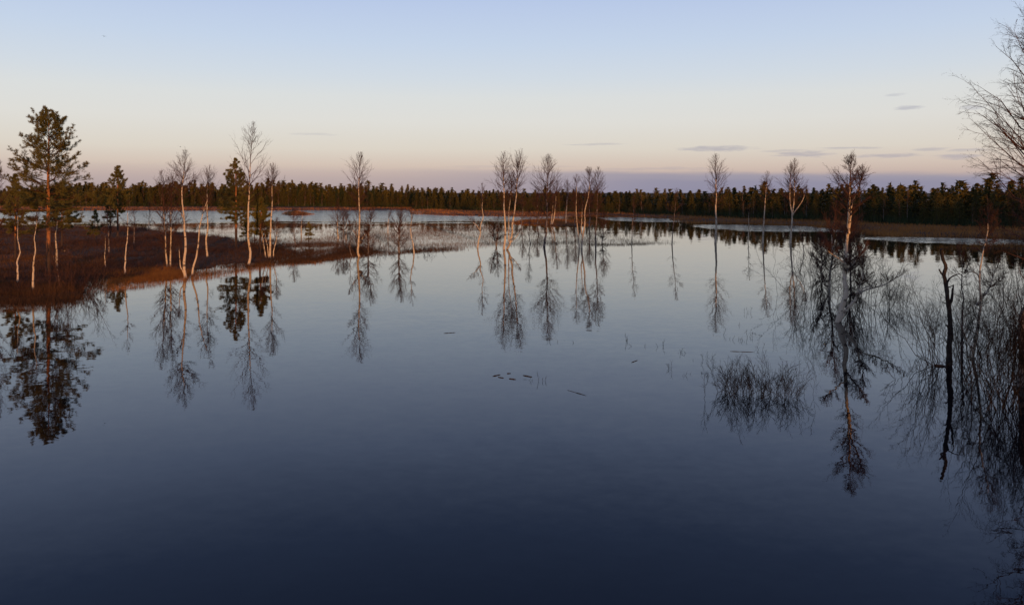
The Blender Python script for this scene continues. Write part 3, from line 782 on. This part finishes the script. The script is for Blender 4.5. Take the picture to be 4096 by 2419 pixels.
birch('slim glowing birch rising alone from the orange sedge', [([(498, 1103), (495, 1061), (497, 1014), (502, 936), (503, 876), (505, 800)], 3.8, 880, 24)], 108, .0, low=3, dens=.6)
birch('thin grey birch standing on the dark heath', [([(536, 977), (536, 930), (534, 870), (537, 805)], 2.4, 880, 24)], 109, IZ, bark='birch_bark_grey', dens=.6)
birch('small bright birch on the river side of the heath', [([(596, 915), (596, 880), (597, 840), (596, 800)], 2.4, 885, 24)], 110, IZ, dens=.5)
birch('two stemmed birch with wide low crown left of the big pale birch',
      [([(669, 1070), (664, 1000), (663, 930), (658, 860), (648, 680)], 3.8, 930, 58), ([(681, 1070), (682, 1000), (684, 920), (684, 805), (692, 690)], 3.8, 925, 50)], 111, IZ, dens=1.1)
birch('big pale birch with rounded crown and side stems at the water edge',
      [([(743, 1113), (739, 1054), (744, 987), (741, 920), (738, 866), (732, 785), (731, 717), (738, 670), (747, 600)], 6.5, 745, 60),
       ([(741, 1110), (732, 1085), (722, 1064), (718, 1010), (714, 960)], 3, 1000, 16), ([(738, 890), (728, 860), (718, 830), (708, 810)], 2.2, 850, 12)], 112, .0, dens=1.2, low=5)
birch('slanting orange lit birch leaning right beside the big pale birch',
      [([(768, 1103), (771, 1068), (786, 1004), (791, 953), (800, 903), (815, 839), (835, 775), (846, 735)], 4.6, 840, 26)], 113, .0, low=6, dens=.7)
birch('birch with fan crown behind the slanting birch', [([(830, 1028), (826, 957), (832, 917), (831, 820), (832, 735), (838, 657)], 4.2, 780, 44)], 114, IZ)
birch('tallest slender birch with sparse airy crown', [([(995, 1062), (1000, 1014), (995, 954), (997, 903), (995, 836), (999, 768), (1004, 718), (1005, 650), (1020, 488)], 5.4, 745, 74)], 115, .0, dens=.75, low=4)
birch('clump of pale birch stems with upright fan crown',
      [([(1080, 1031), (1083, 937), (1086, 870), (1088, 816), (1090, 741), (1097, 652)], 4.8, 775, 42), ([(1064, 1031), (1056, 985), (1049, 937), (1046, 880)], 3, 940, 18),
       ([(1074, 1031), (1070, 985), (1062, 950), (1058, 905)], 2.6, 950, 16), ([(1094, 1030), (1096, 1000), (1105, 954), (1108, 870)], 2.8, 930, 28)], 116, .05, dens=1.15)
birch('small white birch beyond the leaning dark pine', [([(1018, 945), (1019, 910), (1021, 845)], 2.4, 905, 22)], 117, IZ, dens=.6)
birch('thin pale birch near the orange islet', [([(1206, 942), (1205, 900), (1209, 865), (1208, 832)], 2.4, 880, 20)], 118, .0, dens=.6)
birch('dark bushy birch beside the thin pale birch near the islet', [([(1184, 982), (1177, 945), (1176, 900), (1178, 835)], 2.2, 925, 26)], 119, .0, bark='birch_bark_grey')
# ------------------------------------------------------------------ birches in the marsh, centre
birch('white birch stem at the left end of the marsh thicket', [([(1353, 957), (1350, 914), (1351, 859), (1352, 812)], 2.8, 905, 34)], 120, .0)
birch('dark bushy birch inside the marsh thicket', [([(1373, 966), (1374, 920), (1373, 880), (1376, 835)], 3.0, 915, 34)], 121, .0, bark='birch_bark_grey', dens=1.2)
birch('slim birch right of the dark bushy birch', [([(1384, 960), (1386, 900), (1387, 838)], 2, 915, 26)], 122, .0)
birch('crooked bare sapling leaning at the water in front of the thicket', [([(1408, 1026), (1400, 1000), (1402, 954), (1404, 915)], 2, 965, 16)], 123, .0, bark='birch_bark_grey', dens=.5)
birch('thin birch just left of the tall central birch', [([(1426, 950), (1426, 900), (1427, 860), (1430, 815)], 2, 890, 24)], 124, .0, dens=.6)
birch('tall central birch with curved foot and bushy lower branches',
      [([(1438, 1028), (1433, 1007), (1439, 976), (1441, 942), (1444, 875), (1444, 828), (1442, 780), (1443, 740), (1453, 610)], 5, 775, 52),
       ([(1440, 975), (1450, 950), (1475, 925), (1498, 912)], 2.2, 960, 24), ([(1440, 975), (1430, 948), (1408, 915), (1392, 880)], 2.2, 955, 24)], 125, .0, dens=1.1, low=14)
birch('dense dark crowned birch right of the tall central birch', [([(1473, 1019), (1474, 960), (1475, 923), (1483, 875), (1483, 815)], 3, 960, 42)], 126, .0, bark='birch_bark_grey', dens=1.4)
birch('pale thin birch far out by the river bend', [([(1552, 935), (1552, 900), (1557, 866), (1560, 840)], 2, 890, 16)], 127, .0, dens=.5)
birch('bare conical birch with dark trunk standing in open marsh', [([(1596, 1014), (1595, 978), (1597, 930), (1599, 899), (1603, 860), (1608, 822)], 4, 985, 46)], 128, .0, bark='birch_bark_grey', dens=1.3)
birch('wavy orange birch right of the conical birch', [([(1656, 1016), (1652, 975), (1646, 945), (1643, 914), (1648, 875), (1646, 844), (1654, 815)], 3, 880, 24)], 129, .0, dens=.6, low=5)
birch('forked birch with spreading arms left of the bright birch clump',
      [([(1911, 992), (1913, 966), (1921, 935), (1922, 900), (1933, 868), (1928, 832), (1930, 793), (1928, 732)], 3.2, 800, 26), ([(1920, 925), (1905, 900), (1885, 885), (1866, 866)], 1.8, 905, 20)], 130, .0, dens=.8, low=8)
birch('low dark forked birch just left of the bright clump', [([(1985, 986), (1978, 958), (1968, 920), (1962, 880)], 2.2, 945, 30), ([(1986, 984), (1990, 940), (1989, 900), (1992, 862)], 2.2, 940, 28)], 131, .0, bark='birch_bark_grey')
birch('bright straight birch of the central clump', [([(2016, 1000), (2019, 966), (2021, 925), (2018, 858), (2016, 819), (2016, 780), (2015, 751), (2013, 698), (2015, 607)], 5, 770, 50)], 132, .0, dens=1.1, low=7)
birch('bright birch bending right in the central clump',
      [([(2028, 998), (2039, 974), (2049, 930), (2048, 904), (2054, 868), (2063, 806), (2066, 759), (2071, 691), (2086, 596)], 5, 775, 46),
       ([(2037, 980), (2035, 940), (2035, 909), (2036, 845), (2043, 780), (2047, 690)], 2.6, 775, 34), ([(2040, 974), (2052, 960), (2066, 946), (2085, 915)], 2.2, 940, 18)], 133, .0, dens=1.05, low=8)
birch('thin crooked sapling right of the central clump', [([(2122, 975), (2116, 940), (2118, 900), (2114, 860), (2115, 815)], 2, 900, 22)], 134, .0, bark='birch_bark_grey', dens=.6)
birch('dense dark cone shaped birch standing in still water', [([(2176, 987), (2180, 961), (2186, 925), (2187, 896), (2189, 842), (2186, 790), (2189, 751), (2194, 616)], 4.6, 800, 62)], 135, .0, bark='birch_bark_grey', dens=1.6, low=6)
birch('glowing twin birch on the sunlit islet', [([(2208, 898), (2216, 870), (2220, 832), (2224, 790), (2228, 720)], 3, 815, 34), ([(2204, 898), (2208, 860), (2211, 830), (2212, 770)], 2.2, 830, 22)], 136, .15)
birch('lone bright birch on the islet right of the twin birch', [([(2263, 895), (2265, 850), (2268, 793), (2268, 718)], 3, 815, 34)], 137, .15)
birch('slim birch at the left of the right hand pair', [([(2317, 992), (2313, 940), (2308, 899), (2304, 842), (2304, 780), (2306, 696)], 3, 775, 34)], 138, .0)
birch('forked bright birch with rounded crown in the right hand pair', [([(2326, 993), (2330, 948), (2338, 896), (2339, 839), (2351, 788), (2357, 736), (2351, 668)], 4.2, 780, 42), ([(2330, 950), (2325, 920), (2327, 880), (2330, 800)], 2.4, 830, 22)], 139, .0, dens=1.2)
birch('dark stemmed birch with round crown closing the right hand group', [([(2383, 987), (2382, 925), (2388, 858), (2389, 780), (2389, 736), (2394, 668)], 3.4, 800, 42)], 140, .0, bark='birch_bark_grey', dens=1.3, low=7)
birch('bushy brown birch behind the slim birch of the right hand pair', [([(2300, 902), (2299, 870), (2303, 830), (2302, 752)], 2.4, 870, 40)], 160, .12, bark='birch_bark_grey', dens=1.5, low=8)
birch('bushy brown birch behind the forked bright birch', [([(2356, 905), (2360, 870), (2358, 830), (2362, 748)], 2.6, 875, 46)], 161, .12, bark='birch_bark_grey', dens=1.6, low=8)
birch('low brown birch between the dark cone birch and the twin birch', [([(2150, 896), (2153, 860), (2150, 820), (2152, 765)], 2.2, 860, 36)], 162, .12, bark='birch_bark_grey', dens=1.4, low=6)
birch('low bushy birch in the water at the right of the group', [([(2408, 975), (2412, 930), (2415, 890), (2412, 840)], 2.2, 940, 36)], 163, .0, bark='birch_bark_grey', dens=1.3, low=6)
birch('small bare birch at the left end of the sunlit islet', [([(2086, 905), (2088, 870), (2092, 835), (2090, 775)], 2, 860, 26)], 164, .0, bark='birch_bark_grey', dens=1.0)
# ------------------------------------------------------------------ lone birches on the right
birch('very thin shaded birch at the reed line', [([(2527, 983), (2529, 903), (2535, 840), (2540, 775)], 2, 860, 22)], 141, .0, bark='birch_bark_grey', dens=.5)
birch('thin shaded birch leaning right before the forest', [([(2688, 977), (2691, 919), (2698, 846), (2701, 795), (2705, 752)], 2.6, 840, 26)], 142, .0, bark='birch_bark_grey', dens=.6)
birch('tall straight lone birch with oval crown right of centre', [([(2862, 972), (2864, 900), (2863, 840), (2866, 780), (2865, 745), (2862, 614)], 5, 770, 48)], 143, .0, dens=1.05, low=5)
birch('small short birch between two tall lone birches', [([(2992, 967), (2995, 910), (2994, 855), (2998, 815)], 2.2, 870, 20)], 144, .0, dens=.6)
birch('slim lone birch with small wispy crown', [([(3051, 975), (3052, 919), (3057, 840), (3059, 770), (3066, 684)], 3.8, 770, 34)], 145, .0, dens=.8)
birch('lone birch forking into three upright limbs',
      [([(3162, 975), (3165, 910), (3168, 862), (3161, 824), (3156, 770), (3164, 650)], 4.4, 780, 40), ([(3168, 862), (3174, 820), (3177, 780), (3180, 632)], 3, 780, 42), ([(3168, 862), (3185, 840), (3211, 797), (3225, 740)], 2.4, 800, 24)], 146, .0, dens=1.0)
# ------------------------------------------------------------------ near trees on the right
birch('broken thin birch snapped over beside the three limbed birch', [([(3216, 1010), (3208, 962), (3198, 930), (3190, 905)], 2, 950, 16)], 147, .0, bark='birch_bark_grey', dens=.5)
birch('thick leaning birch with forked trunk and long right arm in the flooded willows',
      [([(3352, 1288), (3372, 1216), (3382, 1175), (3384, 1118), (3391, 1061), (3394, 988), (3396, 930), (3391, 890), (3383, 850), (3383, 770), (3383, 718), (3386, 620)], 13, 800, 72),
       ([(3360, 1275), (3392, 1232), (3420, 1202), (3430, 1172), (3448, 1118), (3453, 1067), (3453, 1020)], 8, 1110, 46),
       ([(3428, 1182), (3460, 1162), (3507, 1148), (3554, 1131), (3598, 1105), (3640, 1080)], 4, 1150, 26),
       ([(3432, 1172), (3460, 1150), (3485, 1145), (3507, 1118)], 3.5, 1130, 5),
       ([(3395, 935), (3402, 870), (3410, 809), (3430, 765), (3438, 720), (3447, 665)], 5, 800, 52),
       ([(3388, 1060), (3350, 1030), (3310, 1000), (3285, 960)], 4, 1030, 50), ([(3388, 1085), (3420, 1045), (3450, 1005), (3480, 965)], 4, 1050, 46)],
      148, .0, dens=1.1, levels=4, low=10)
birch('slim pale birch left of the thick forked birch, rooted in water',
      [([(3317, 1168), (3322, 1101), (3332, 1040), (3329, 994), (3332, 920), (3340, 890), (3346, 800)], 6, 1010, 52), ([(3316, 1160), (3300, 1130), (3285, 1094), (3275, 1060), (3240, 1010)], 3.5, 1090, 40)],
      149, .0, dens=1.2, levels=4, low=6)
birch('thin pale birch with branching top right of the dead snag',
      [([(3847, 1405), (3849, 1345), (3851, 1284), (3859, 1203), (3855, 1143), (3857, 1082), (3848, 1037), (3835, 975)], 5, 1090, 50), ([(3857, 1090), (3870, 1060), (3885, 1030)], 2.5, 1075, 24)], 150, .0, bark='birch_bark_grey', dens=.8, levels=4, low=5)
birch('pale forked birch with bright upper stem near the right edge',
      [([(3890, 1428), (3902, 1304), (3908, 1224), (3900, 1143), (3906, 1074), (3914, 1001), (3932, 940), (3936, 900), (3943, 815)], 7, 960, 48), ([(3908, 1222), (3925, 1190), (3948, 1159), (3979, 1074), (4002, 1030)], 4, 1120, 40)],
      151, .0, dens=.9, levels=4, low=8)
birch('large birch reaching in from the right edge with drooping twigs',
      [([(4088, 1545), (4080, 1400), (4076, 1264), (4094, 1220), (4120, 1080), (4140, 900), (4150, 600), (4165, 300), (4175, -80)], 17, 700, 215)], 152, .0, bark='birch_bark_grey', dens=2.4, twig=.0042, levels=4, droop=.10, low=8, catkins=1500)

birch('dense brown twiggy birch behind the thick forked birch', [([(3402, 1120), (3406, 1060), (3400, 1000), (3404, 930), (3400, 850)], 4, 1060, 92)], 165, .0, bark='birch_bark_grey', dens=2.2, twig=.0048, levels=3, low=14)
birch('low twiggy birch behind the slim pale birch in the willows', [([(3285, 1085), (3288, 1040), (3282, 990), (3286, 925)], 3, 1050, 66)], 166, .0, bark='birch_bark_grey', dens=1.8, twig=.0048, low=10)
def snag():
    bx, by = 3796, 1458; X, D = ground_xy(bx, by); mpp = D / F; rng = np.random.default_rng(7)
    root = link('dead_tree', None, loc=(X, D, 0)); tag(root, 'black dead tree stump with broken top standing in the water', 'dead tree')
    def st(pts, r0, r1, nm, K=20):
        p = resample(stem_points(rng, pts, bx, by, D, depth=.006), K); n = rng.normal(size=(K, 3)) * .006; p = p + n
        R = np.linspace(r0, r1, K) * mpp * rng.uniform(.88, 1.15, K)
        ge = Geo(); ge.tubes(p[None], R[None], 9); c = len(p) * 9
        ge.add([p[-1] + np.array([0.004, 0, .03])], None); ge.f3.append(np.array([[c - 9 + i, c - 9 + (i + 1) % 9, c] for i in range(9)], dtype=np.int32))
        link(nm, ge.mesh('dead_stem', True), 'dead_wood', root)
    st([(3796, 1458), (3797, 1385), (3803, 1325), (3797, 1244), (3789, 1191), (3780, 1126), (3772, 1098), (3780, 1062), (3770, 1033), (3764, 997)], 12, 5.5, 'trunk', 34)
    for pts, r0, r1 in (([(3795, 1222), (3806, 1196), (3811, 1165), (3813, 1139)], 6, 3), ([(3786, 1135), (3800, 1112), (3825, 1100), (3842, 1096), (3855, 1108)], 3.5, 1.5),
                        ([(3774, 1100), (3764, 1092), (3759, 1078)], 4, 3), ([(3790, 1150), (3803, 1146), (3810, 1143)], 2.5, 1.2), ([(3800, 1320), (3790, 1305), (3783, 1300)], 3, 2), ([(3790, 1215), (3780, 1212), (3774, 1208)], 2.5, 1.5)):
        st(pts, r0, r1, 'branch', 9)
snag()

def shrub(label, px, n, height, spread, seed, lean=0.0, mat='willow_twig', r=.008, lv=2, group=None, name='willow_bush', cat='bush', aim=None, zg=0.0, a_max=35, twig=.0030):
    rng = np.random.default_rng(seed); X, D = ground_xy(*px, zg)
    root_me = Geo()
    pos = np.stack([rng.normal(size=n) * spread, rng.normal(size=n) * spread * .8, np.full(n, -.25)], 1)
    ang = np.radians(np.abs(rng.normal(size=n)) * a_max * .6); ph = rng.uniform(0, 6.28, n)
    d = np.stack([np.sin(ang) * np.cos(ph) + lean, np.sin(ang) * np.sin(ph), np.cos(ang)], 1)
    L = (height + .25) * rng.uniform(.55, 1.1, n)
    P1, R1 = shoot(rng, pos, norm(d), L, 7, .05, .09, rng.uniform(.6, 1.2, n) * r, twig)
    root_me.tubes(P1, R1, 5)
    P2, R2 = grow(rng, P1, R1, 7, .3, 1, 18, 48, .42, 4, .05, .09, r * .6, twig); root_me.tubes(P2, R2, 3)
    if lv > 1:
        P3, R3 = grow(rng, P2, R2, 5, .2, 1, 18, 50, .5, 3, .0, .1, r * .4, twig * .8); root_me.tubes(P3, R3, 3)
    if lv > 2:
        P4, R4 = grow(rng, P3, R3, 4, .2, 1, 18, 55, .55, 2, .0, .1, r * .3, twig * .7); root_me.tubes(P4, R4, 3)
    o = link(name, root_me.mesh(name), mat, loc=(X, D, zg)); tag(o, label, cat, group); return o

shrub('bare multi stemmed bush at the shore below the tall pine', (285, 1168), 26, 3.0, .55, 201, lean=.06, r=.014, mat='birch_twig', twig=.004, zg=.05)
shrub('low tangled bush overhanging the water right of the shore bush', (338, 1176), 22, 1.5, .35, 202, lean=.6, r=.013, mat='birch_twig', twig=.004)
shrub('small dark bush at the waterline in front of the dense dark crowned birch', (1470, 1020), 14, 1.0, .5, 203, r=.012, twig=.005)
shrub('low flooded bush under the conical marsh birch', (1570, 1012), 12, .8, .8, 204, r=.010, twig=.005)
shrub('low flooded bush right of the wavy orange birch', (1690, 1010), 12, .7, .8, 205, r=.010, twig=.005)
shrub('wide half drowned willow tips in open water left of the flooded trees', (2960, 1575), 60, .82, .42, 206, r=.006, lv=2, a_max=45, mat='shaded_twig')
shrub('half drowned willow tips beside the wide patch, nearer the forked birch', (3100, 1580), 60, .85, .42, 207, r=.006, lv=2, a_max=45, mat='shaded_twig')
shrub('tall whippy willow stems left of the forked birch', (3214, 1268), 9, 1.5, .25, 208, r=.008, lv=3)
shrub('dense willow thicket around the foot of the slim pale birch', (3290, 1190), 30, 3.2, .9, 209, r=.010, lv=3, twig=.004)
shrub('dense upright willow clump between the forked birch and the dead tree', (3580, 1228), 46, 1.35, .40, 210, r=.007, lv=2, a_max=22)
shrub('tangled willow behind the trunk of the thick forked birch', (3420, 1235), 40, 3.4, .9, 211, r=.011, lv=3, twig=.004)
shrub('willow with long stems leaning left over the water by the dead tree', (3742, 1462), 14, 3.0, .12, 212, lean=-.30, r=.013, lv=3)
shrub('thin upright willow behind the dead tree', (3800, 1410), 20, 2.4, .5, 213, r=.008, lv=3)
shrub('bushy willow between the two pale birches on the right', (3880, 1450), 26, 2.4, .5, 214, r=.009, lv=3)
shrub('spreading willow with arching twigs near the right edge', (4000, 1560), 40, 2.9, .5, 215, r=.011, lv=3, a_max=50, mat='shaded_twig')
shrub('dark dense willow filling the right edge of the picture', (4075, 1640), 46, 3.4, .5, 216, r=.012, lv=3, a_max=45, mat='shaded_twig')
shrub('tall willow behind the spreading one at the right edge', (4060, 1360), 34, 4.2, .6, 217, r=.012, lv=3, mat='shaded_twig')
shrub('low willow twigs in the water at the foot of the dead tree', (3690, 1520), 14, .9, .5, 218, r=.006, lv=2, mat='shaded_twig')

# small sprigs standing in open water
rs = random.Random(5)
sprigs = [(2195, 1362), (2225, 1366), (2250, 1362), (2300, 1370), (2510, 1362), (2560, 1385), (2650, 1384), (2705, 1408), (2745, 1412), (2770, 1440), (2680, 1476), (2730, 1500), (2790, 1492),
          (2820, 1434), (2835, 1500), (2865, 1455), (2880, 1340), (2930, 1362), (2965, 1362), (3010, 1350), (3040, 1400), (2950, 1440), (2160, 1518), (2100, 1520), (3215, 1716), (2960, 1300), (3560, 1090), (3630, 1100), (3520, 1120), (2985, 1250)]
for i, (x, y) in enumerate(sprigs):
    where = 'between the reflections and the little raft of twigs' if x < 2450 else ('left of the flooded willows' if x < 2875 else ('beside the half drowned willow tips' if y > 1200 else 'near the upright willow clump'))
    shrub(f'tiny bare sprig in open water {where}', (x, y), rs.randint(2, 5), rs.uniform(.12, .32), .07, 300 + i, r=.004, lv=1, mat='shaded_twig', name='water_sprig', cat='sprig', group=f'tiny sprigs {where}', a_max=55, lean=rs.uniform(-.3, .3))
def floating(px0, px1, label, r, seed, group=None):
    rng = np.random.default_rng(seed)
    a, b = ground_xy(*px0), ground_xy(*px1)
    P = np.stack([np.interp(np.linspace(0, 1, 8), [0, 1], [0, b[0] - a[0]]), np.interp(np.linspace(0, 1, 8), [0, 1], [0, b[1] - a[1]]), np.full(8, 0.004) + rng.normal(size=8) * .003], 1)
    ge = Geo(); ge.tubes(P[None], (np.interp(np.linspace(0, 1, 8), [0, .15, .8, 1], [.4, 1, .9, .3]) * r)[None], 6)
    tag(link('floating_stick', ge.mesh('stick', True), 'dead_wood', loc=(a[0], a[1], 0)), label, 'stick', group)
for i, (p, q) in enumerate([((1970, 1505), (2002, 1498)), ((2028, 1494), (2043, 1493)), ((1992, 1508), (2015, 1512)), ((2036, 1514), (2064, 1518)), ((2092, 1501), (2128, 1508))]):
    floating(p, q, ['longest floating stick pointing left in the little raft of twigs', 'short floating stick at the top of the little raft of twigs', 'floating stick at the lower left of the little raft of twigs',
                    'floating stick at the bottom of the little raft of twigs', 'thick floating stick at the right of the little raft of twigs'][i], .02, 400 + i)
floating((1775, 1333), (1822, 1330), 'faint floating twig alone on the water left of the clump reflections', .014, 410)
floating((2525, 1450), (2552, 1440), 'small floating twig right of centre', .013, 411)
floating((2920, 1405), (3015, 1408), 'long straight twig floating left of the flooded willows', .012, 412)
floating((2270, 1560), (2345, 1582), 'faint long twig floating below the raft of twigs', .008, 413)
floating((3735, 1462), (3785, 1466), 'short dark log in the water at the foot of the dead tree', .06, 414)

# ------------------------------------------------------------------ two birds
def bird(px, py, D, span, label):
    X = (px - HX) / F * D; Z = CH + (HY - py) / F * D
    root = link('bird', None, loc=(X, D, Z)); tag(root, label, 'bird', None); root.rotation_euler = (0.1, .15, .5)
    t = np.linspace(0, 1, 8); P = np.stack([np.zeros(8), span * .45 * (t - .5), np.zeros(8)], 1)
    ge = Geo(); ge.tubes(P[None], (span * np.array([.006, .04, .07, .085, .08, .06, .03, .008]))[None], 8)
    link('body', ge.mesh('bird_body', True), 'bird_feather', root)
    for s in (-1, 1):
        w = Geo(); x = np.array([.02, .2, .38, .5]) * span * s; z = np.array([.02, .09, .08, .03]) * span
        ya = np.array([.10, .11, .06, -.04]) * span; yb = np.array([-.08, -.06, -.07, -.07]) * span
        v = np.concatenate([np.stack([x, ya, z], 1), np.stack([x, yb, z], 1), np.stack([x, ya * .9, z + .012 * span], 1), np.stack([x, yb * .9, z + .012 * span], 1)])
        f = [(i, i + 1, i + 5, i + 4) for i in range(3)] + [(i + 8, i + 12, i + 13, i + 9) for i in range(3)]
        w.add(v, f4=f); link('wing', w.mesh('bird_wing'), 'bird_feather', root)
bird(416, 146, 120, .75, 'small dark bird flying high at the upper left')
bird(721, 587, 120, .75, 'small dark bird flying above the big pale birch')
print('far trees', nfar, 'trees', NTREE[0], 'tris', sum(len(o.data.loop_triangles) if o.data.loop_triangles else len(o.data.polygons) * 2 for o in bpy.data.objects if o.type == 'MESH'))
